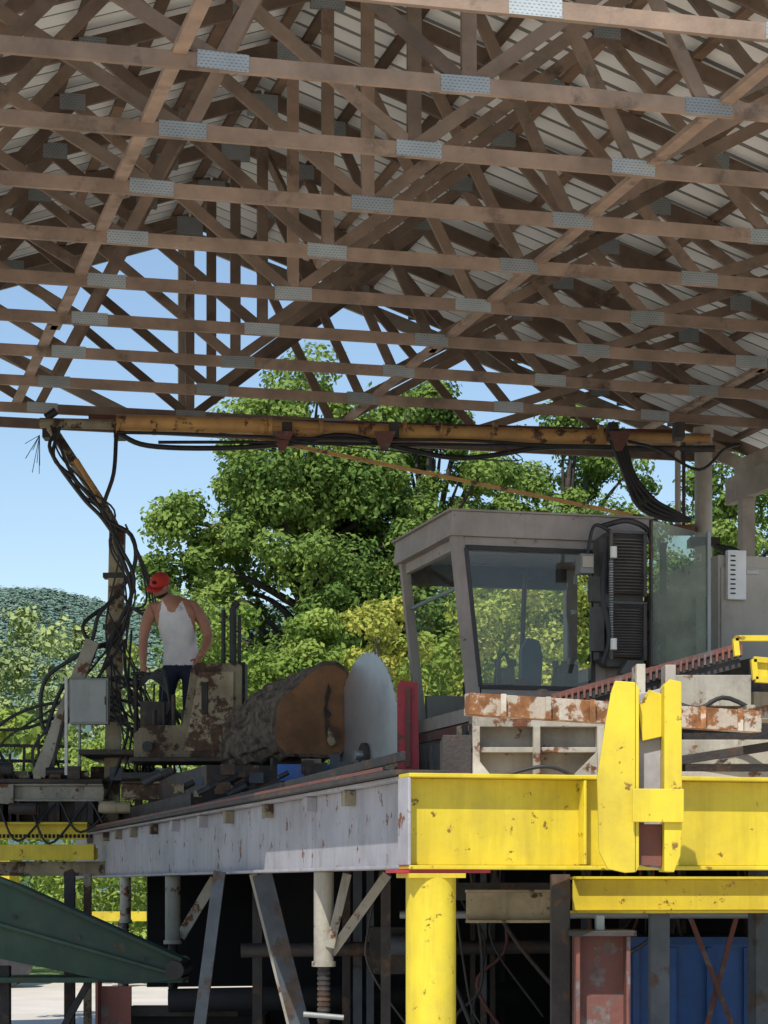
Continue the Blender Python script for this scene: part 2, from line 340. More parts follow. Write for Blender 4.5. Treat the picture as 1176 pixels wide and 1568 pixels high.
l=Ob('brown_cross_channel');l.ibeam((.45,12.5,1.49),(1.0,12.55,1.49),.18,.1,.015,'creamrust',Vector((0,1,0)));l.box(.40,2.5,13.0,13.1,1.52,1.62,'dark');l.build()
l=Ob('red_oxide_post')
l.box(.954,1.224,11.5,11.52,0,1.35,'redrust');l.box(.954,.974,11.35,11.7,0,1.352,'redrust');l.box(1.204,1.224,11.35,11.7,0,1.352,'redrust')
l.box(.93,1.25,11.3,11.75,1.352,1.38,'dark');l.box(.85,.945,11.6,11.7,0,1.66,'dark',tone=1);l.box(1.06,1.10,11.4,11.5,1.38,1.455,'galv');l.build(.003)
l=Ob('steel_post')
l.box(1.40,1.50,12.0,12.1,0,1.55,'bluegrey');l.box(-.02,.04,14,14.06,0,1.9,'dark');l.box(-.95,-.88,16.5,16.57,0,1.9,'dark');l.box(-2.52,-2.44,18,18.08,0,1.7,'dark');l.box(-2.42,-2.36,18.4,18.46,0,1.7,'creamrust');l.build()
l=Ob('blue_bin')
l.box(1.6,3.2,14.9,16,.25,1.22,'blue');
for i in range(7): l.box(1.62+i*.24,1.66+i*.24,14.86,14.9,.25,1.2,'blue')
l.box(1.56,3.24,14.86,16.05,1.22,1.27,'blue');l.build()
l=Ob('underdeck_piping')
for i in range(22):
    x=random.uniform(.0,2.6);yy=random.uniform(14.6,16.5);z=random.uniform(.6,1.3)
    k=random.choice(['dark','redrust','bluegrey','black','dark'])
    l.hose([(x,yy,1.9),(x+random.uniform(-.15,.15),yy,z+.3),(x+random.uniform(-.3,.3),yy,z),(x+random.uniform(-.5,.5),yy,z-.5)],random.uniform(.006,.016),k)
l.tube([(-1.0,16,1.15),(2.8,16,1.2)],.05,'dark',10);l.tube([(-1.6,17,.75),(1,17,.8)],.09,'pit',12);l.tube([(.1,14.5,1.42),(2.6,14.5,1.42)],.025,'galv',8)
l.box(-.1,.25,15.6,15.9,1.0,1.32,'dark');l.tube([(.0,15.5,1.2),(.3,15.5,1.2)],.07,'bluegrey',14)
l.beam((2.25,14.6,1.4),(1.95,14.6,.3),.02,.03,'redrust');l.beam((1.95,14.55,1.4),(2.3,14.55,.5),.02,.03,'redrust')
for i in range(14):
    x=random.uniform(-.9,2.4);l.box(x,x+random.uniform(.03,.07),16.6,16.7,0,1.9,random.choice(['dark','dark','bluegrey']))
l.build()

c=Ob('green_conveyor')
prof=[(-3.6,17,1.92),(-2.75,17,1.60),(-1.52,17,1.05),(-1.5,17,.90),(-1.93,17,.87),(-2.95,17,1.08),(-3.6,17,1.25)]
c.prism(prof,(0,.02,0),'green');c.prism([(p[0],p[1]+.6,p[2]) for p in prof],(0,.02,0),'green')
c.beam((-3.6,16.97,1.93),(-2.75,16.97,1.61),.07,.03,'green',Vector((0,1,0)));c.beam((-2.75,16.97,1.61),(-1.5,16.97,1.05),.07,.03,'green',Vector((0,1,0)))
c.beam((-3.5,16.98,1.5),(-1.5,16.98,.93),.05,.025,'green',Vector((0,1,0)),1)
c.box(-3.6,-1.5,17.02,17.6,.88,.92,'green');c.tube([(-1.55,16.9,.98),(-1.55,17.7,.98)],.07,'dark',14)
c.box(-2.11,-1.87,16.9,16.95,0,.86,'redrust');c.box(-2.11,-2.09,16.7,16.95,0,.9,'redrust');c.box(-2.9,-2.82,17.2,17.3,0,1.0,'dark')
c.box(-2.0,-.9,17.3,18.0,.0,.62,'pit');c.box(-1.9,-1.1,17.2,17.3,.62,.70,'dark');c.beam((-2.7,17.1,0),(-2.2,17.1,.9),.05,.05,'dark')
c.tube([(-1.58,18.0,1.0),(-1.58,18.03,1.0)],.055,'galv',14)
for t in(.15,.4,.65,.9): p=Vector((-3.5,16.96,1.62)).lerp(Vector((-1.6,16.96,1.0)),t);c.tube([p,p+Vector((0,-.02,0))],.018,'dark',8)
c.build(.003)

gq=Ob('yellow_chain_guard')
gq.box(-4.2,-2.86,22,22.03,2.05,2.20,'yellow');gq.box(-4.2,-2.78,21.9,22.05,1.85,2.0,'yellow');gq.box(-4.2,-2.84,21.88,22.1,2.19,2.215,'yellow')
for i in range(34): gq.box(-4.15+i*.04,-4.125+i*.04,21.99,22.0,2.065,2.10,'pit')
gq.prism([(-2.86,22,2.02),(-2.76,22,1.96),(-2.76,22,1.86),(-2.86,22,1.86)],(0,.05,0),'yellow')
gq.box(-4.2,-2.7,22.1,22.2,1.7,1.84,'creamrust');gq.build(.003)
for_y=Ob('yellow_log_skid')
for_y.box(-7.4,-5.9,36,37,1.2,2.0,'yellow');for_y.box(-4.6,-3.7,36,36.3,1.05,1.2,'yellow')
for_y.box(-4.2,-4.1,36.05,36.2,0,1.05,'dark');for_y.box(-7.2,-7.1,36,37,0,1.2,'dark');for_y.box(-6.1,-6,36,37,0,1.2,'dark')
for_y.tube([(-6.9,35.9,.5),(-6.9,36.3,.5)],.5,'black',20);for_y.tube([(-6.0,35.9,.45),(-6.0,36.3,.45)],.45,'black',20);for_y.build()

# ---------------------------------------------------------------- left machine
m=Ob('hydraulic_power_cabinet')
pr(m,[(-2.33,2.80),(-2.33,3.02),(-2.24,3.10),(-1.88,3.10),(-1.80,3.62),(-1.75,3.68),(-1.35,3.68),(-1.327,3.65),(-1.327,2.80)],21.3,.6,'creamrust')
pr(m,[(-1.86,2.86),(-1.40,2.86),(-1.40,3.6),(-1.72,3.6)],21.285,.014,'creamrust')
m.box(-1.70,-1.64,21.27,21.29,3.2,3.5,'dark');m.box(-1.335,-1.30,21.4,21.8,3.3,3.7,'dark')
m.box(-2.37,-1.30,21.25,21.95,2.76,2.80,'dark')
for x,zt,r in((-1.51,4.2,.022),(-1.42,4.22,.035),(-1.36,4.15,.02)): m.tube([(x,21.5,3.68),(x,21.5,zt)],r,'black',10)
m.tube([(-1.42,21.5,4.22),(-1.37,21.5,4.27)],.035,'black',10)
m.tube([(-2.2,21.28,2.9),(-2.2,21.24,2.9)],.05,'black',12)
for i in range(5): m.tube([(-2.15+i*.09,21.4,3.1),(-2.15+i*.09,21.4,3.25+.07*(i%3))],.022,'dark',8)
m.build(.006)
m=Ob('carriage_base_frame')
m.ibeam((-2.45,21.3,2.49),(-1.2,21.35,2.49),.17,.12,.02,'creamrust',Vector((0,1,0)))
m.ibeam((-3.7,22,2.5),(-2.7,22,2.5),.17,.12,.02,'cream',Vector((0,1,0)))
m.box(-4.3,-2.7,21.9,23.4,2.59,2.63,'dark');m.box(-2.45,-1.2,21.28,23.4,2.6,2.66,'dark');m.box(-2.9,-1.0,21.7,23.3,2.85,2.9,'dark')
m.prism([(-3.75,21.9,2.58),(-3.55,21.9,2.58),(-3.55,21.9,2.38),(-3.95,21.9,2.42)],(0,.3,0),'cream')
for i in range(70):
    x=random.uniform(-4.2,-1.3);yy=random.uniform(21.6,23);z=2.62 if i%3 else 2.25;s=random.uniform(.03,.11)
    if random.random()<.5: m.box(x,x+s*1.6,yy,yy+s,z,z+s*1.6,random.choice(['dark','dark','creamrust','bluegrey']))
    else: m.tube([(x,yy,z+s),(x+s*3,yy,z+s)],s*.6,random.choice(['dark','black','creamrust']),10)
for i in range(12):
    x=random.uniform(-4.1,-2.8);m.box(x,x+.06,21.95,22.05,2.2,2.42,'dark')
m.box(-4.2,-2.75,22.1,23,2.2,2.42,'dark')
for x in(-2.35,-1.9,-1.5): m.box(x,x+.07,21.5,21.6,2.08,2.42,'dark')
m.beam((-4.2,22.6,3.0),(-3.1,22.6,2.98),.03,.03,'dark');m.beam((-4.2,22.6,2.85),(-3.1,22.6,2.83),.03,.03,'dark')
for i in range(7): m.beam((-4.15+.15*i,22.5,2.63),(-4.1+.14*i,22.5,2.9+.1*(i%3)),.025,.025,'dark')
m.beam((-3.32,22,2.66),(-2.80,22,3.96),.10,.13,'cream',Vector((0,1,0)));m.beam((-3.2,21.93,2.66),(-3.05,21.93,3.3),.04,.03,'dark')
m.beam((-2.82,22.05,3.9),(-2.62,22.3,3.98),.05,.05,'dark')
m.build(.004)
m=Ob('electrical_box')
m.box(-2.985,-2.62,21.7,21.85,3.14,3.575,'galv');m.box(-2.97,-2.635,21.685,21.7,3.155,3.56,'galv');m.box(-2.65,-2.64,21.67,21.69,3.32,3.4,'dark')
m.tube([(-2.9,21.78,3.14),(-2.9,21.78,2.65)],.015,'galv',8);m.beam((-3.03,21.8,2.66),(-3.03,21.8,3.6),.03,.03,'white');m.build(.006)

m=Ob('mast_post')
m.beam((-2.66,22.3,2.17),(-2.60,22.3,5.06),.15,.12,'creamrust',Vector((1,0,0)),.9)
m.box(-2.76,-2.56,22.2,22.4,2.165,2.19,'dark')
for z in(2.6,3.2,4.1,4.6): m.box(-2.735,-2.53,22.22,22.38,z,z+.05,'dark')
m.beam((-2.69,22.2,3.7),(-2.40,22.2,3.55),.04,.05,'cream');m.build(.006)

# ---------------------------------------------------------------- boom
b=Ob('hydraulic_boom')
def bx(x,dz=0,dy=0): t=(x+3.36)/6.3;return Vector((x,22.3+.5*t+dy,6.12-.03*t+dz))
b.tube([bx(-3.36),bx(-2.55)],.05,'creamrust',12);b.tube([bx(-2.62,.02),bx(-1.15,.01)],.082,'tan',14);b.tube([bx(-1.15,-.02),bx(-.6,-.04)],.06,'tan',12)
b.tube([bx(-1.2,.03),bx(.2,-.02)],.055,'tan',12);b.tube([bx(-.2,-.02),bx(2.2,-.04)],.082,'tan',14);b.tube([bx(2.2,-.02),bx(3.25,-.02)],.05,'tan',12);b.tube([bx(2.3,-.14),bx(3.3,-.12)],.035,'dark',10)
b.tube([bx(-2.9,.09,.1),bx(2.9,.06,.1)],.024,'redrust',10)
for x in(-2.6,-2.25,-1.2,-1.12,-.62,.2,.55,1.1,2.15,2.22): b.tube([bx(x-.02),bx(x+.02)],.097,'tan',14)
for x in(-3.3,-2.6,-.95,.1,2.25,2.9): b.box(x-.05,x+.05,22.4,22.6,6.0,6.15,'dark')
for x in(-1.0,.0,2.3): b.prism([(x-.1,22.35,6.05),(x+.12,22.35,6.05),(x+.03,22.35,5.86),(x-.03,22.35,5.86)],(0,.03,0),'redrust')
b.beam(bx(-1.28,-.1),(2.72,22.7,5.23),.03,.035,'tan');b.tube([bx(-3.3,.05),bx(-3.2,.12)],.04,'black')
b.tube(smooth([(-3.25,22.3,6.08),(-3.1,22.3,5.85),(-2.9,22.3,5.55),(-2.72,22.3,5.27),(-2.6,22.3,5.05)]),.05,'creamrust',10)
b.tube([(-3.0,22.25,5.75),(-2.72,22.25,5.3)],.028,'tan',8)
for i in range(6):
    o=lambda s=.05:random.uniform(-s,s)
    b.hose([(-3.2+o(),22.2,6.05+o()),(-3.15+o(.09),22.15,5.75+o(.1)),(-2.95+o(.1),22.15,5.45+o(.08)),(-2.68+o(.09),22.15,5.2+o()),(-2.60+o(.09),22.15,4.9+o()),(-2.55+o(.15),22.15,4.4+o(.2)),(-2.6+o(.12),22.15,3.9)],random.choice([.010,.015,.02]))
b.hose([(-2.6,22.2,6.0),(-2.62,22.15,5.6),(-2.72,22.15,5.2),(-2.45,22.15,5.0),(-2.42,22.15,4.7),(-2.62,22.2,4.4)],.022)
for i in range(4): b.hose([(-2.5,22.1,5.1),(-2.35+.03*i,22.1,4.7-.05*i),(-2.3+.03*i,22.1,4.35-.05*i),(-2.45,22.1,4.3),(-2.55,22.1,4.5)],.010)
for i in range(8):
    x=-3.36;b.tube([(x,22.3,6.0),(x-random.uniform(-.05,.2),22.2,6.0-random.uniform(.1,.4))],.004,'black',4)
for k in range(2):
    pts=[];x=-2.6+.4*k
    while x<2.5: pts.append(bx(x,-.10-.07*random.random()-.02*k,-.12));x+=random.uniform(.6,1.0)
    b.hose(pts,.016)
b.hose([bx(-2.6,-.1,-.1),bx(-2.3,-.22,-.1),bx(-1.6,-.23,-.1),bx(-.9,-.17,-.1),bx(-.4,-.08,-.1),bx(.2,-.20,-.1),bx(.8,-.28,-.1),bx(1.6,-.16,-.1),bx(2.3,-.15,-.1)],.026)
for k in range(4): b.hose([(2.25+.04*k,22.6,6.0),(2.38+.03*k,22.55,5.65),(2.50+.05*k,22.5,5.35+.02*k),(2.75+.02*k,22.5,5.22+.03*k),(3.02,22.5,5.2)],.024)
b.hose([(2.4,22.5,5.98),(2.7,22.5,5.9),(3.1,22.5,5.7),(3.35,22.5,5.9),(3.5,22.5,5.95)],.015)
b.hose([(-1.6,22.2,6.0),(1.15,22.3,5.75),(1.15,22.3,5.9)],.006)
b.build()
p=Ob('boom_support_pole')
p.tube([(3.2,22.9,0),(3.2,22.9,6.1)],.088,'beige',20);p.tube([(3.2,22.9,6.1),(3.2,22.9,6.19)],.10,'beige',20);p.box(3.05,3.35,22.78,23.02,5.0,5.08,'dark')
p.tube([(2.93,22.8,5.2),(2.93,22.8,6.15)],.03,'beige',10);p.tube([(2.99,22.8,5.2),(2.99,22.8,6.1)],.018,'dark',8);p.box(2.86,3.1,22.75,22.95,5.12,5.2,'redrust')
p.tube([(3.12,22.7,3.5),(3.12,22.7,4.9)],.03,'beige',8)
for k in range(3): p.hose([(3.3,22.8,5.0),(3.55,22.7,4.9-.05*k),(3.62,22.7,4.6),(3.45,22.7,4.35),(3.3,22.7,4.3)],.024)
p.build()

# ---------------------------------------------------------------- cab
c=Ob('operator_cab')
V0,V1=15.85,17.4
def post(a,b,w=.09,k='brown'): c.beam(B(*a),B(*b),w,w,k,UD,.5)
post((4.65,V0+.045,4.16),(4.80,V0+.045,2.78),.085);post((4.65,V1-.045,4.16),(4.80,V1-.045,2.78),.07)
post((5.74,V0+.045,4.16),(5.74,V0+.045,2.78),.09);post((6.03,V0+.045,4.16),(6.03,V0+.045,2.78));post((6.03,V1-.045,4.16),(6.03,V1-.045,2.78))
c.hexa([B(4.585,V0-.03,4.13),B(6.12,V0-.03,4.13),B(6.12,V1+.03,4.13),B(4.585,V1+.03,4.13),B(4.60,V0-.03,4.305),B(6.12,V0-.03,4.305),B(6.12,V1+.03,4.305),B(4.60,V1+.03,4.305)],'brown',tone=.6)
c.box(4.57,6.14,V0-.05,V1+.05,4.306,4.32,'brown',B)
c.box(4.83,5.70,V0+.01,V0+.08,2.80,3.03,'brown',B);c.box(4.83,5.98,V1-.08,V1-.01,2.80,3.1,'brown',B);c.box(5.78,5.985,V0+.01,V0+.08,2.80,4.13,'brown',B)
c.box(4.70,5.99,V0+.005,V0+.085,4.07,4.129,'brown',B);c.box(4.7,5.99,V1-.085,V1-.005,3.97,4.129,'dark',B)
c.box(6.0,6.06,V0+.1,V1-.1,2.8,3.3,'brown',B);c.box(4.76,4.86,V0+.09,V1-.08,2.8,2.9,'brown',B);c.box(4.655,4.70,V0+.09,V1-.08,4.05,4.13,'brown',B)
c.box(4.76,6.08,V0,V1,2.72,2.79,'redrust',B)
c.beam(B(4.70,V0+.09,3.78),B(4.70,V1-.09,3.78),.02,.025,'galv',UD)
for a,bb in(((4.715,4.05),(5.68,4.05)),((4.82,3.045),(5.68,3.045)),((4.712,4.05),(4.822,3.045)),((5.685,4.05),(5.685,3.045))):
    c.beam(B(a[0],V0+.0,a[1]),B(bb[0],V0+.0,bb[1]),.012,.03,'black',VD)
c.add([B(4.70,V0+.03,4.07),B(5.70,V0+.03,4.07),B(5.70,V0+.03,3.03),B(4.81,V0+.03,3.03)],[(0,3,2,1)],'glass')
c.add([B(4.655,V0+.09,4.07),B(4.655,V1-.09,4.07),B(4.79,V1-.09,2.9),B(4.79,V0+.09,2.9)],[(0,1,2,3)],'glass')
c.box(5.38,5.66,16.7,17.1,2.8,3.05,'seat',B);c.prism([B(5.50,17.0,3.05),B(5.66,17.0,3.05),B(5.68,17.0,3.40),B(5.65,17.0,3.52),B(5.56,17.0,3.54),B(5.51,17.0,3.45)],VD*.08,'seat')
c.box(4.95,5.6,16.0,16.35,2.8,3.08,'dark',B);c.box(5.02,5.12,15.97,16.1,3.08,3.2,'dark',B);c.box(5.5,5.62,16.0,16.2,3.08,3.24,'dark',B)
for u in(5.0,5.12,5.45,5.52): c.tube([B(u,16.1,3.06),B(u+.02,16.08,3.24)],.012,'black',8);c.tube([B(u+.02,16.08,3.22),B(u+.02,16.08,3.27)],.025,'black',10)
c.hose([B(5.0,16.0,3.05),B(5.0,15.98,3.25),B(5.06,15.98,3.29),B(5.12,16.0,3.05)],.015)
c.box(5.1,5.4,17.2,17.25,3.1,3.2,'dark',B);c.tube([B(5.56,17.2,3.1),B(5.60,17.2,4.1)],.02,'dark',8);c.box(5.15,5.35,16.4,16.44,3.08,3.16,'redrust',B)
# finned cooler stack with pipes
c.prism([B(5.74,15.70,3.20),B(5.66,15.66,3.25),B(5.66,15.66,4.12),B(5.74,15.64,4.18),B(6.0,15.64,4.18),B(6.0,15.70,3.20)],VD*.12,'finned')
for z0,z1 in((3.72,4.13),(3.26,3.62)):
    c.box(5.72,5.99,15.60,15.65,z0,z1,'dark',B,.6);n=17
    for i in range(n):
        z=z0+.02+(z1-z0-.04)*i/(n-1);c.tube(smooth([B(5.74,15.598,z),B(5.81,15.575,z),B(5.92,15.575,z),B(5.98,15.6,z)],3),.006,'finned',6,tone=.8)
    for u in(5.725,5.985): c.box(u-.012,u+.012,15.57,15.6,z0-.02,z1+.02,'finned',B,.8)
    c.box(5.71,6.0,15.565,15.6,z1+.022,z1+.04,'finned',B,.8)
c.prism([B(5.80,15.6,3.14),B(5.98,15.6,3.14),B(5.98,15.6,3.24),B(5.86,15.6,3.24)],VD*.08,'finned')
c.box(5.60,5.68,15.60,15.70,3.3,3.62,'finned',B);c.box(5.59,5.66,15.62,15.7,3.66,3.84,'finned',B)
c.hose([B(5.66,15.55,4.0),B(5.63,15.5,3.7),B(5.68,15.5,3.4),B(5.64,15.52,3.2)],.018);c.hose([B(5.76,15.6,4.15),B(5.60,15.58,4.2),B(5.55,15.6,4.0)],.014)
for z in(3.96,3.30): c.tube([B(5.71,15.49,z),B(5.71,15.49,z+.08)],.025,'white',12)
c.box(5.50,5.60,15.60,15.72,3.86,4.0,'galv',B);c.box(5.51,5.59,15.585,15.6,3.90,3.98,'beige',B)
c.hose([B(5.7,15.7,4.22),B(5.85,15.6,4.25),B(6.0,15.6,4.2),B(6.05,15.6,4.1)],.02)
for i in range(34): c.tube([B(5.70,15.515,3.94-.009*i*2),B(5.70,15.515,3.932-.009*i*2)],.017,'galv',8)
c.add([B(6.01,15.52,3.20),B(6.44,15.52,3.24),B(6.44,15.52,4.16),B(6.01,15.52,4.25)],[(0,1,2,3)],'poly')
c.box(6.44,6.465,15.5,15.54,3.1,4.18,'galv',B);c.box(6.0,6.015,15.5,15.54,3.15,4.25,'dark',B)
c.box(6.12,6.16,15.6,15.64,3.2,4.1,'dark',B);c.box(6.1,6.4,15.62,15.9,3.2,3.75,'creamrust',B)
c.box(6.0,6.5,V0,V1,3.0,3.2,'dark',B)
c.build(.004)
k=Ob('cab_support_frame')
k.box(4.7,8.4,15.0,17.6,2.35,2.70,'dark',B)
for u in(4.7,5.2,5.8,6.4,7,7.6): k.box(u,u+.06,14.9,15,2.08,2.70,'creamrust',B)
k.box(4.6,4.7,14.9,17.6,2.08,2.2,'dark',B);k.box(4.45,4.75,15.2,15.9,2.4,2.62,'dark',B);k.tube([B(4.4,15.1,2.5),B(4.75,15.1,2.5)],.07,'dark',12)
for i in range(5): k.tube([B(4.45+i*.07,15.0,2.62),B(4.45+i*.07,15.0,2.70)],.022,'dark',8)
k.box(4.45,4.9,15.1,15.15,2.63,2.67,'galv',B);k.box(4.42,4.48,15.0,15.1,2.2,2.7,'creamrust',B)
for i in range(24):
    u=random.uniform(4.3,4.8);s_=random.uniform(.03,.08);z=random.uniform(2.2,2.6);k.box(u,u+s_,14.9,14.98,z,z+s_,random.choice(['dark','creamrust','bluegrey','dark']),B)
k.box(4.8,6.4,14.6,14.9,2.62,2.70,'redrust',B);k.box(6.5,8.4,14.9,17.0,2.72,3.2,'dark',B);k.box(6.45,7.8,14.7,14.8,2.72,2.95,'creamrust',B)
k.build(.004)
k=Ob('control_cabinet')
k.box(6.73,7.9,16,17,3.2,4.09,'beige',B);k.box(6.75,7.3,15.985,16,3.3,4.0,'beige',B);k.box(6.78,6.93,15.93,15.98,3.75,4.12,'white',B)
for i in range(9): k.box(6.80,6.84,15.92,15.93,3.79+i*.035,3.80+i*.035,'pit',B)
k.box(6.95,7.05,15.97,15.985,3.95,3.98,'white',B);k.build(.004)
s=Ob('red_splitter_guard');s.prism([(.10,17.3,3.12),(.13,17.3,3.16),(.255,17.3,3.14),(.267,17.3,2.4),(.10,17.3,2.4)],(0,.03,0),'red');s.box(.16,.20,17.27,17.3,2.5,3.1,'redrust');s.build()

# saw blade
s=Ob('circular_saw_blade');cen=Vector((-.14,18.5,2.66))
q_=math.radians(19);e1=Vector((-math.sin(q_),math.cos(q_),0));nn=e1.cross(ZD)
n=56;ring=[];R_=.84
for i in range(n*3):
    a=2*math.pi*i/(n*3);r=R_ if i%3==0 else (R_-.018 if i%3==1 else R_-.012);ring.append(cen+e1*math.cos(a)*r+ZD*math.sin(a)*r)
s.add([q+nn*.004 for q in ring],[tuple(range(n*3))],'steel',tone=.8);s.add([q-nn*.004 for q in ring],[tuple(range(n*3))[::-1]],'steel',tone=.8)
s.add([q+nn*.004 for q in ring]+[q-nn*.004 for q in ring],[(i,(i+1)%(3*n),3*n+(i+1)%(3*n),3*n+i) for i in range(3*n)],'steel')
for sg in(1,-1): s.tube([cen+nn*.005*sg,cen+nn*.04*sg],.10,'dark',24);s.tube([cen+nn*.04*sg,cen+nn*.10*sg],.04,'steel',16)
s.build()

# log
MT['cut']=mat('cut_log_face',(.28,.135,.06),(.14,.07,.034),2.6,.8,rust=(.085,.045,.03),amt=.3,rscale=3,edge=.2,bump=.5,tone=.05)
lg=Ob('log');c0=Vector((-.53,19.0,3.03));ns=90;L_=40
rid=np.random.normal(size=(L_+1,ns));lowr=rid.copy()
for _ in range(5): lowr=(lowr+np.roll(lowr,1,0)+np.roll(lowr,-1,0))/3
lowr=lowr/lowr.std()
def rr(i,j):
    a=2*math.pi*i/ns
    return .40*(1+.11*math.cos(2*a-1.3)+.07*math.cos(3*a+2)+.04*math.sin(5*a+1)+.02*math.sin(7*a))*(1+.03*math.sin(j*.5))+(.013*lowr[j,i] if j>0 else 0)
vs=[]
for j in range(L_+1):
    c=c0+VD*(2.3*j/L_)
    for i in range(ns):
        a=2*math.pi*i/ns;vs.append(c+UD*math.cos(a)*rr(i,j)*.97+ZD*math.sin(a)*rr(i,j))
lg.add(vs,[(j*ns+i,(j+1)*ns+i,(j+1)*ns+(i+1)%ns,j*ns+(i+1)%ns) for j in range(L_) for i in range(ns)],'bark',False,.6)
ev=[c0+UD*(vs[i]-c0).dot(UD)*q+ZD*(vs[i]-c0).z*q-VD*(.03*(1-q)) for q in(1,.93,.7,.45,.2) for i in range(ns)]
lg.add(ev[:2*ns],[(i,(i+1)%ns,ns+(i+1)%ns,ns+i) for i in range(ns)],'bark')
lg.add(ev,[(q*ns+i,q*ns+(i+1)%ns,(q+1)*ns+(i+1)%ns,(q+1)*ns+i) for q in(1,2,3) for i in range(ns)]+[tuple(4*ns+i for i in range(ns))],'cut',False,.6)
e=c0-VD*.032
lg.prism([e+UD*a+ZD*b_ for a,b_ in((.06,.26),(.085,.2),(.07,.15),(.05,.05),(.09,.0),(.06,-.04),(.08,-.10),(.10,-.20),(.05,-.21),(.03,-.12),(.035,-.06),(.02,.04),(.035,.08),(.03,.14),(.05,.2))],-VD*.004,'trunk',.0)
lg.prism([e+UD*a+ZD*b_ for a,b_ in((.06,-.12),(.09,-.09),(.13,-.11),(.16,-.18),(.13,-.23),(.12,-.27),(.07,-.26),(.05,-.22))],-VD*.012,'creamrust')
lg.build()
q=Ob('log_carriage')
q.box(2.9+.2,4.6,18.2,22.3,2.1,2.35,'dark',B);q.box(3.3,4.3,18.6,21.8,2.35,2.6,'dark',B)
for v in(18.8,19.8,20.8,21.6): q.box(3.9,4.2,v,v+.12,2.6,2.68,'dark',B)
q.box(-.83,-.40,17.8,18.0,2.42,2.55,'blue');q.box(-.62,-.55,17.76,17.8,2.40,2.58,'dark');q.box(-.42,-.34,17.7,17.8,2.3,2.62,'bluegrey')
q.box(-1.1,-.1,17.5,17.7,2.12,2.32,'redrust');q.box(-.05,.35,16.6,17.2,2.1,2.45,'redrust')
for i in range(60):
    x=random.uniform(-1.9,.1);yy=random.uniform(17.5,18.2);z=2.3+random.uniform(0,.18);s_=random.uniform(.025,.08)
    if i%2:q.box(x,x+s_*2,yy,yy+s_,z,z+s_*1.5,random.choice(['dark','creamrust','bluegrey','dark']))
    else:q.tube([(x,yy,z),(x+s_*2,yy,z+s_)],s_*.5,random.choice(['dark','black']),10)
q.build()
h=Ob('hydraulic_hoses')
for i in range(26):
    x0=random.uniform(-2.75,-2.4);z0=random.uniform(3.2,4.3);x1=random.uniform(-4.0,-2.0) if i%2 else random.uniform(-2.4,-1.9);z1=random.uniform(2.65,2.9)
    h.hose([(x0,22.15,z0),((x0+x1)/2+random.uniform(-.15,.15),22.0,(z0+z1)/2+random.uniform(-.05,.35)),(x1,22.0,z1+.2),(x1+random.uniform(-.2,.2),22.1,z1-.25)],random.choice([.008,.012,.016]))
h.hose([(-2.6,22.1,4.4),(-2.75,22.0,4.2),(-2.85,22,3.9),(-3.25,22,3.6),(-3.3,22,3.2),(-3.2,22,3.0)],.022);h.hose([(-2.7,22.1,4.3),(-2.9,22.0,4.1),(-2.8,22,3.8),(-3.1,22,3.5),(-3.25,22,3.1)],.022)
for i in range(4):
    x=-3.7+.3*i;h.hose([(x,21.9,2.4),(x+.2,21.85,2.1+random.uniform(-.1,.1)),(x+.55,21.9,2.4)],.012)
for i in range(6): h.hose([(-2.4,21.9,3.7-.05*i),(-2.1,21.6,3.5+.03*i),(-2.0,21.5,3.3),(-2.1+.06*i,21.45,3.12)],.014)
h.build()

# ---------------------------------------------------------------- man
FX,FY,FZ=-2.01,22.0,2.86
def skinmesh(name,verts,edges,root=0,sub=2):
    me=bpy.data.meshes.new(name);me.from_pydata([v[0] for v in verts],edges,[]);o=bpy.data.objects.new(name,me);scene.collection.objects.link(o)
    md=o.modifiers.new('s','SKIN');md.use_smooth_shade=True
    for i,v in enumerate(verts):
        sv=me.skin_vertices[0].data[i];r=v[1];sv.radius=(r,r) if not isinstance(r,tuple) else r;sv.use_root=(i==root)
    sb=o.modifiers.new('u','SUBSURF');sb.levels=sub;sb.render_levels=sub
    dg=bpy.context.evaluated_depsgraph_get();ev=o.evaluated_get(dg);nm=bpy.data.meshes.new_from_object(ev);bpy.data.objects.remove(o)
    ob=bpy.data.objects.new(name,nm);scene.collection.objects.link(ob)
    for p in nm.polygons: p.use_smooth=True
    return ob
man=bpy.data.objects.new('man',None);scene.collection.objects.link(man);man.location=(FX,FY,FZ)
V=[((.05,.12,.90),(.165,.12)),((.05,.10,1.04),(.17,.125)),((.025,.02,1.20),(.19,.135)),((.0,-.07,1.33),(.20,.13)),((-.015,-.13,1.42),(.12,.09)),((-.055,-.19,1.48),(.06,.06)),((-.09,-.23,1.53),(.054,.058)),
 ((-.205,-.12,1.39),.078),((-.265,-.12,1.26),.060),((-.295,-.12,1.11),.049),((-.295,-.15,.97),.045),((-.285,-.18,.85),.032),
 ((.195,-.10,1.40),.078),((.275,-.06,1.28),.060),((.325,-.03,1.14),.050),((.30,-.11,1.02),.045),((.24,-.19,.92),.032),
 ((-.05,.12,.82),.105),((-.08,.05,.64),.09),((-.095,.0,.48),.068),((-.095,.04,.28),.060),((-.095,.07,.10),.045),
 ((.15,.12,.82),.105),((.145,.05,.64),.09),((.135,.0,.48),.068),((.13,.04,.28),.060),((.13,.07,.10),.045)]
E=[(0,1),(1,2),(2,3),(3,4),(4,5),(5,6),(3,7),(7,8),(8,9),(9,10),(10,11),(3,12),(12,13),(13,14),(14,15),(15,16),(0,17),(17,18),(18,19),(19,20),(20,21),(0,22),(22,23),(23,24),(24,25),(25,26)]
body=skinmesh('body',V,E,0,4)
for k in('skin','tank','jeans'): body.data.materials.append(MT[k])
def dseg(c,a,b):
    a=Vector(a);b=Vector(b);t=max(0,min(1,(c-a).dot(b-a)/(b-a).length_squared));return (c-a-(b-a)*t).length
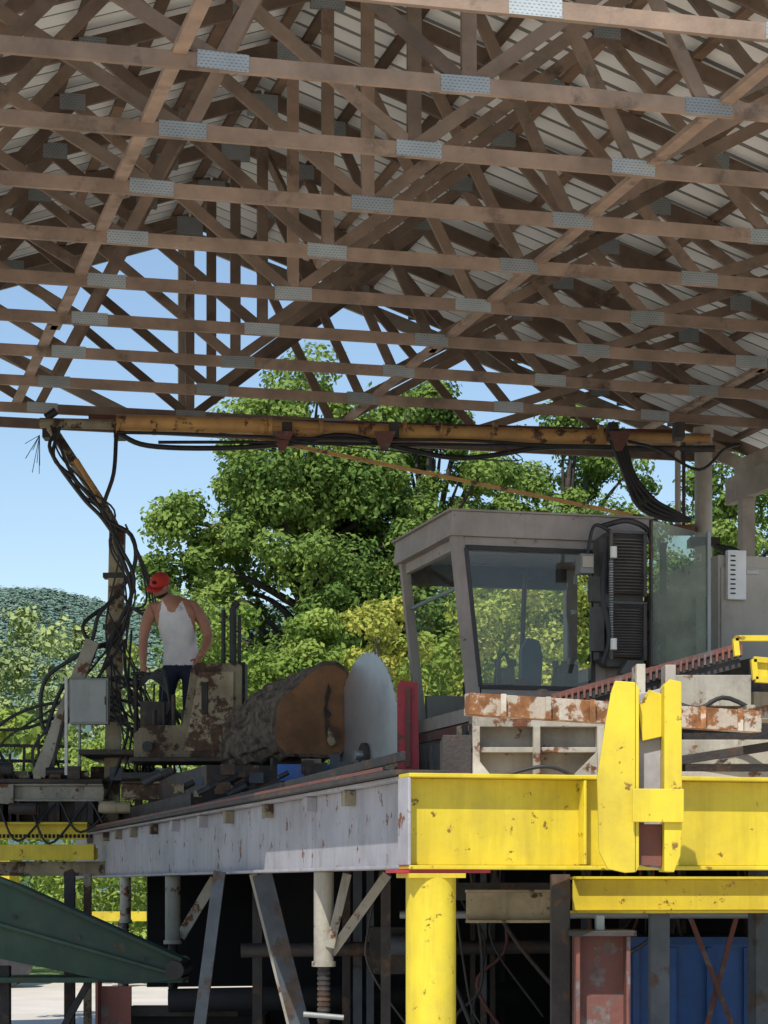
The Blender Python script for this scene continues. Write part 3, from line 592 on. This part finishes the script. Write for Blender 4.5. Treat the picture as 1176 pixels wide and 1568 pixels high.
arms=[(8,9),(9,10),(10,11),(13,14),(14,15),(15,16),(7,8),(12,13)];trunk=[(0,1),(1,2),(2,3),(0,17),(0,22),(17,18),(22,23)]
for p in body.data.polygons:
    c=p.center;z=c.z
    da=min(dseg(c,V[a][0],V[b][0]) for a,b in arms);dt=min(dseg(c,V[a][0],V[b][0]) for a,b in trunk)
    if da<dt*.62: continue
    if z<.87: p.material_index=2;continue
    if z<1.30: p.material_index=1;continue
    xr=c.x+.012;side=.165-(z-1.30)*.45
    if abs(xr)<side:
        if c.y<-.1 and z>1.355 and abs(xr)<.030+(z-1.355)*.55: continue
        if z<1.47: p.material_index=1
body.parent=man
def head():
    bm=bmesh.new();bmesh.ops.create_icosphere(bm,subdivisions=4,radius=1)
    for v in bm.verts:
        x,y_,z=v.co;f=max(0,-y_)
        w=.080*(1-.22*max(0,-z)**1.5);dd=.100*(1-.08*max(0,-z));hh=.122
        X,Yv,Z=x*w,y_*dd,z*hh
        if z<0 and y_>0: Yv*=1-.35*(-z)
        nx=math.exp(-(X/.013)**2)*math.exp(-((Z+.012)/.022)**2)*f**3;Yv-=.024*nx
        for sx in(-.031,.031): Yv+=.010*math.exp(-((X-sx)/.015)**2-((Z-.012)/.012)**2)*f**2
        Yv-=.006*math.exp(-((Z-.032)/.01)**2)*math.exp(-(X/.05)**2)*f
        Yv-=.006*math.exp(-((Z+.052)/.007)**2-(X/.022)**2)*f+ -.004*math.exp(-((Z+.060)/.004)**2-(X/.022)**2)*f
        Yv-=.010*math.exp(-((Z+.092)/.02)**2-(X/.025)**2)*f
        v.co=(X,Yv,Z)
    for sx in(-1,1):
        r=bmesh.ops.create_icosphere(bm,subdivisions=2,radius=1)
        for v in r['verts']: v.co=Vector((sx*.082+v.co.x*.010,.012+v.co.y*.018,-.002+v.co.z*.031))
    me=bpy.data.meshes.new('head');bm.to_mesh(me);bm.free()
    for k in('skin','hair'): me.materials.append(MT[k])
    for p in me.polygons:
        c=p.center;p.use_smooth=True
        beard=(c.z<-.045 and c.y<.03 and not(abs(c.x)<.02 and -.066<c.z<-.05)) 
        p.material_index=1 if beard or (c.y>.02 and c.z>-.06 and abs(c.x)<.085) or c.z>.06 else 0
    o=bpy.data.objects.new('head',me);scene.collection.objects.link(o);return o
hm=Matrix.Translation((-.115,-.29,1.59))@Matrix.Rotation(math.radians(-24),4,'Z')@Matrix.Rotation(math.radians(12),4,'Y')@Matrix.Rotation(math.radians(36),4,'X')
hd=head();hd.matrix_world=hm;hd.parent=man
def blob(name,loc,sc,k,mtx=None,sub=2):
    bm=bmesh.new();bmesh.ops.create_icosphere(bm,subdivisions=sub,radius=1)
    for v in bm.verts: v.co=Vector((loc[0]+v.co.x*sc[0],loc[1]+v.co.y*sc[1],loc[2]+v.co.z*sc[2]))
    me=bpy.data.meshes.new(name);bm.to_mesh(me);bm.free();me.materials.append(MT[k])
    for p in me.polygons:p.use_smooth=True
    o=bpy.data.objects.new(name,me);scene.collection.objects.link(o)
    if mtx: o.matrix_world=mtx
    o.parent=man;return o
for sx in(-.031,.031): blob('eye',(sx,-.086,.010),(.011,.008,.008),'white',hm);blob('iris',(sx,-.093,.008),(.005,.003,.005),'hair',hm)
def cap():
    bm=bmesh.new();bmesh.ops.create_uvsphere(bm,u_segments=32,v_segments=20,radius=1)
    bmesh.ops.delete(bm,geom=[v for v in bm.verts if v.co.z<-.02],context='VERTS')
    for v in bm.verts: v.co=Vector((v.co.x*.092,.004+v.co.y*.112,.036+v.co.z*.098))
    n=14;top_=[]
    for i in range(n+1):
        a=math.pi*(i/n);x=math.cos(a);y_=math.sin(a)
        top_.append((bm.verts.new((x*.080,-.078-.010*y_,.040)),bm.verts.new((x*.080,-.085-.095*y_,.046-.016*x*x-.014*y_))))
    for i in range(n): bm.faces.new((top_[i][0],top_[i][1],top_[i+1][1],top_[i+1][0]))
    me=bpy.data.meshes.new('cap');bm.to_mesh(me);bm.free();me.materials.append(MT['cap'])
    for p in me.polygons:p.use_smooth=True
    o=bpy.data.objects.new('cap',me);scene.collection.objects.link(o);s=o.modifiers.new('s','SOLIDIFY');s.thickness=.004;o.matrix_world=hm;o.parent=man
cap()
blob('cap_badge',(0,-.088,.085),(.028,.014,.022),'hair',hm);blob('cap_button',(0,.004,.134),(.008,.008,.005),'cap',hm)
def hand(name,wr,d,pn,side,curl):
    wr=Vector(wr);d=Vector(d).normalized();pn=Vector(pn);pn=(pn-d*pn.dot(d)).normalized();sd=d.cross(pn)*side
    V=[(wr-d*.03,.026),(wr,(.028,.022)),(wr+d*.04,(.036,.017)),(wr+d*.075,(.038,.015))];Eg=[(0,1),(1,2),(2,3)]
    o=skinmesh(name+'_palm',V,Eg,1);o.data.materials.append(MT['skin']);o.parent=man
    for i,(off,ln) in enumerate(((.030,.072),(.010,.082),(-.010,.076),(-.029,.060))):
        b0=wr+d*.065+sd*off;pts=[(b0,.0098)];p=b0+d*.018;pts.append((p,.0098))
        for s,fr in enumerate((.45,.32,.23)):
            ang=curl*(s+1)*.8;dd=(d*math.cos(ang)+pn*math.sin(ang)).normalized();p=p+dd*ln*fr;pts.append((p,.0088-.0008*s))
        o=skinmesh(name+'_finger_%d'%(i+1),pts,[(a,a+1) for a in range(len(pts)-1)],0,1);o.data.materials.append(MT['skin']);o.parent=man
    b0=wr+d*.02+sd*.02;p1=b0+(sd*.8+d*.6).normalized()*.035;p2=p1+(sd*.4+d*.8+pn*.4).normalized()*.03;p3=p2+(d*.8+pn*.6).normalized()*.024
    o=skinmesh(name+'_thumb',[(b0,.013),(p1,.0115),(p2,.010),(p3,.008)],[(0,1),(1,2),(2,3)],0,1);o.data.materials.append(MT['skin']);o.parent=man
hand('left_hand',(.24,-.19,.92),(-.1,-.55,-.58),(0,-.8,.4),1,-.55)
hand('right_hand',(-.285,-.18,.85),(.02,-.15,-.95),(.2,-.9,.2),-1,-.75)
for sx,ax_ in((-.095,-.02),(.13,.02)):
    o=skinmesh('boot',[((sx,.08,.16),.055),((sx,.07,.08),.052),((sx,.03,.055),(.05,.045)),((sx+ax_,-.06,.045),(.05,.04)),((sx+ax_,-.13,.035),(.042,.032))],[(0,1),(1,2),(2,3),(3,4)],1);o.data.materials.append(MT['boot']);o.parent=man
ctl=Ob('control_lever_stand')
ctl.tube([(FX-.36,FY-.17,2.66),(FX-.36,FY-.17,3.62)],.022,'dark',10);ctl.tube([(FX-.40,FY-.215,3.625),(FX-.12,FY-.215,3.625)],.016,'black',10)
ctl.box(FX-.3,FX-.02,FY-.35,FY-.25,3.0,3.35,'dark')
for i in range(3): ctl.tube([(FX-.26+.08*i,FY-.28,3.35),(FX-.26+.09*i,FY-.3,3.52)],.01,'black',8)
ctl.build()

# ---------------------------------------------------------------- vegetation
def leaves(name,cl,per,size,mt,squash=.8,nd=.75,nr_=.45,nu=.4):
    cl=np.array(cl);n=len(cl)*per;c=np.repeat(cl,per,axis=0)
    d=np.random.normal(size=(n,3));d/=np.linalg.norm(d,axis=1)[:,None]
    rad=c[:,3]*(np.random.uniform(.25,1.0,n)**.5)*np.random.uniform(.85,1.15,n)
    pos=c[:,:3]+d*rad[:,None]*np.array([1,1,squash])
    nr=d*nd+np.random.normal(size=(n,3))*nr_+np.array([0,-.15 if nu>.8 else 0,nu]);nr/=np.linalg.norm(nr,axis=1)[:,None]
    a=np.cross(nr,np.random.normal(size=(n,3)));a/=np.linalg.norm(a,axis=1)[:,None];b_=np.cross(nr,a)
    s=(size*np.random.uniform(.6,1.3,n))[:,None]
    vs=np.stack([pos-a*s,pos+b_*s*.6-a*s*.1,pos+a*s,pos-b_*s*.6-a*s*.1],1).reshape(-1,3)
    me=bpy.data.meshes.new(name);me.vertices.add(4*n);me.vertices.foreach_set('co',vs.ravel())
    me.loops.add(4*n);me.loops.foreach_set('vertex_index',np.arange(4*n));me.polygons.add(n);me.polygons.foreach_set('loop_start',np.arange(n)*4)
    try: me.polygons.foreach_set('loop_total',np.full(n,4))
    except Exception: pass
    me.update(calc_edges=True)
    ct=np.repeat(np.random.uniform(.0,1.0,len(cl)),per);t=np.clip(ct*.65+np.random.uniform(0,.35,n),0,1)
    at=me.attributes.new('tone','FLOAT','FACE');at.data.foreach_set('value',t.astype(np.float32))
    me.materials.append(mt);o=bpy.data.objects.new(name,me);scene.collection.objects.link(o);return o
LM=leafmat('maple_leaves',(.075,.145,.035),(.29,.39,.095),.3)
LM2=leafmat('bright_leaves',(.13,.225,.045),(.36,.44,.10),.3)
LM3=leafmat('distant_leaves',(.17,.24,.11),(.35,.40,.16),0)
def tree(name,x,y_,ztop,zbot,rx,nc,per,mt,seed,size=.062):
    rng=np.random.RandomState(seed);cl=[]
    zc=(ztop+zbot)/2;rz=(ztop-zbot)/2
    while len(cl)<nc:
        p=rng.uniform(-1,1,3);r=np.linalg.norm(p)
        if r>1 or r<.45: 
            if r>1 or rng.rand()>.15: continue
        if p[1]>.55: continue
        w=1-.45*max(0,p[2])**1.5
        an=math.atan2(p[1],p[0]);w*=1+.15*math.sin(3*an+seed)+.12*math.sin(5*p[2]+seed)
        cr=rng.uniform(.26,.70)*rx/3.2
        cl.append((x+p[0]*rx*w,y_+p[1]*rx*w,zc+p[2]*(rz-cr*.6),cr))
    e=bpy.data.objects.new(name,None);scene.collection.objects.link(e)
    o=leaves('crown',cl,per,size,mt);o.name=name+'_crown';o.parent=e
    t=Ob(name+'_trunk');t.tube(smooth([(x,y_,0),(x+.1,y_,zbot*.5),(x-.05,y_,zc-.2*rz),(x+.1,y_,ztop-rz*.4)]),list(np.linspace(.36,.07,19)),'trunk',12)
    for i in range(0,nc,3):
        c=cl[i];h0=max(zbot*.5,min(c[2]-.5,zc+rz*.2))-rng.uniform(.3,1);b0=Vector((x+.02,y_,h0));e1_=Vector(c[:3]);mid=b0.lerp(e1_,.5)+Vector((0,0,.25))
        t.tube(smooth([b0,mid,e1_],4),list(np.linspace(.09,.015,9)),'trunk',6)
    q=t.build();q.parent=e
tree('maple_tree',-1.55,45,12.3,3.2,3.05,250,460,LM,3)
tree('maple_tree.001',.9,47,12.2,3.0,2.5,130,400,LM,5)
tree('maple_tree.002',3.9,50,12.4,3.0,2.9,160,380,LM,9)
tree('maple_tree.003',7.2,49,11.2,2.5,2.7,130,340,LM,12)
tree('maple_tree.004',10.5,52,12,2.5,3,50,250,LM,14)
rng=np.random.RandomState(4)
cl=[]
for i in range(100): cl.append((rng.uniform(-4.6,1.0),rng.uniform(36,40),rng.uniform(.5,5.4)*1.0,rng.uniform(.25,.55)))
for i in range(36): cl.append((rng.uniform(-3.2,-.6),rng.uniform(37,39),rng.uniform(4.8,6.1),rng.uniform(.22,.45)))
leaves('shrub_row',cl,300,.052,LM2)
YL=leafmat('yellow_leaves',(.22,.30,.05),(.50,.48,.11),.3)
cl=[(rng.normal(.05,.33),rng.uniform(34,36),rng.uniform(3.4,5.8),rng.uniform(.15,.34)) for i in range(40)]
leaves('yellowing_shrub',cl,190,.045,YL)
cl=[(rng.uniform(1.2,3.2),rng.uniform(35,37),rng.uniform(4.4,6.9),rng.uniform(.2,.42)) for i in range(60)]
leaves('yellowing_shrub.001',cl,190,.048,YL)
cl=[(rng.uniform(.5,6),rng.uniform(36,39),rng.uniform(2.5,5.8),rng.uniform(.45,.8)) for i in range(80)]
leaves('hedge_row',cl,230,.065,LM2)
cl=[(rng.uniform(-8,-3.8),rng.uniform(38,46),rng.uniform(.5,4.7),rng.uniform(.4,.7)) for i in range(90)]
leaves('shrub_row.001',cl,230,.065,LM2)
cl=[(rng.uniform(-4.6,-3.75),rng.uniform(26,27),rng.uniform(2.2,3.55),rng.uniform(.15,.3)) for i in range(22)]
leaves('vine_shrub',cl,45,.08,LM2)
cl=[]
for i in range(280):
    x=rng.uniform(-32,-8);yy=rng.uniform(135,165);cl.append((x,yy,rng.uniform(5,18.0+1.6*math.sin(x*.5)-max(0,(x+17)*.5)),rng.uniform(.7,1.6)))
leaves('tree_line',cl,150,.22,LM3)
tw=Ob('dead_branch')
for i in range(12):
    a=random.uniform(-1.1,.7);b0=Vector((-.10+random.uniform(-.1,.1),34.6,5.3+random.uniform(-.4,.3)));l_=random.uniform(.3,.8);p1=b0+Vector((math.sin(a)*l_*.5-.05,0,math.cos(a)*l_*.6));p2=p1+Vector((random.uniform(-.2,.2),0,random.uniform(.0,.2)))
    tw.tube([b0,p1,p2],[.009,.006,.003],'trunk',5)
tw.tube([(-.1,34.6,0),(-.12,34.6,3),(-.10,34.6,5.4)],.025,'trunk',6);tw.build()

# hill, distance haze painted in as bluish base colours
def hz(x,y_):
    t=np.clip((y_-700)/1200,0,1.3);r=240+7*np.sin(x*.013)+4*np.sin(x*.041+1)-.03*np.maximum(0,-x-250)
    return r*np.where(t<1,t**.85,1-.5*(t-1))
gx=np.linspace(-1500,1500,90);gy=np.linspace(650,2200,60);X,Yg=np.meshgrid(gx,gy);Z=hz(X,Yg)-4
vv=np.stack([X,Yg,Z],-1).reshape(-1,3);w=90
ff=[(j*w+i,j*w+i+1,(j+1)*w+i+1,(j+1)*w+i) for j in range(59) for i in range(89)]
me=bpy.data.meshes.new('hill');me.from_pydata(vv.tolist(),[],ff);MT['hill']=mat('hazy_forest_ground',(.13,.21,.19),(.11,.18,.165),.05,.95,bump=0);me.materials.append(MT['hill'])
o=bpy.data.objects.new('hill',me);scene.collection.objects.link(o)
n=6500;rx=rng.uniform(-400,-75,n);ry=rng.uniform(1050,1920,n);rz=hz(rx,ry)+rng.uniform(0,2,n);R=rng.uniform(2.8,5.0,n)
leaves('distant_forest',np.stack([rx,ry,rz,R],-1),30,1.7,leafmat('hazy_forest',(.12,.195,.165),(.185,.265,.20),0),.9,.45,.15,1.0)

# ground
MT['ground']=mat('gravel_and_sawdust',(.60,.55,.48),(.48,.44,.38),.8,.95,rust=(.10,.14,.05),amt=-.1,rscale=.12,edge=.05,bump=.5,bscale=12,tone=0)
gd=Ob('ground');gd.add([(-3500,-200,0),(3500,-200,0),(3500,3500,0),(-3500,3500,0)],[(0,1,2,3)],'ground',tone=.5);gd.build()
MT['grass']=mat('grass',(.10,.17,.04),(.16,.22,.06),.5,.95,tone=0)
gr=Ob('grass');gr.add([(-400,38,.004),(400,38,.004),(400,640,.004),(-400,640,.004)],[(0,1,2,3)],'grass',tone=.5);gr.build()

# ---------------------------------------------------------------- light
el=math.radians(55);dirn=Vector((-.30,-.95,0)).normalized();az=math.atan2(dirn.x,dirn.y)
w=bpy.data.worlds.new('World');scene.world=w;w.use_nodes=True;nt=w.node_tree;bg=nt.nodes['Background'];sk=nt.nodes.new('ShaderNodeTexSky');sk.sky_type='NISHITA';sk.sun_disc=False
sk.sun_elevation=el;sk.sun_rotation=az;sk.altitude=0;sk.air_density=1.1;sk.dust_density=.3;sk.ozone_density=2
nt.links.new(sk.outputs[0],bg.inputs[0]);bg.inputs[1].default_value=.15
sd=bpy.data.lights.new('sun','SUN');sd.energy=5;sd.angle=math.radians(.5);sd.color=(1,.95,.88);so=bpy.data.objects.new('sun',sd);scene.collection.objects.link(so)
dv=Vector((dirn.x*math.cos(el),dirn.y*math.cos(el),math.sin(el)));so.rotation_euler=dv.to_track_quat('Z','Y').to_euler();so.location=dv*50
cam=bpy.data.cameras.new('camera');co=bpy.data.objects.new('camera',cam);scene.collection.objects.link(co);co.location=(0,0,1.6);co.rotation_euler=(math.radians(90),0,0)
cam.sensor_fit='VERTICAL';cam.sensor_height=36;cam.sensor_width=27;cam.lens=3500/1568*36;cam.shift_y=573/1568;cam.clip_end=9000;cam.clip_start=.1
scene.camera=co
scene.view_settings.view_transform='Standard';scene.view_settings.look='None';scene.view_settings.exposure=0
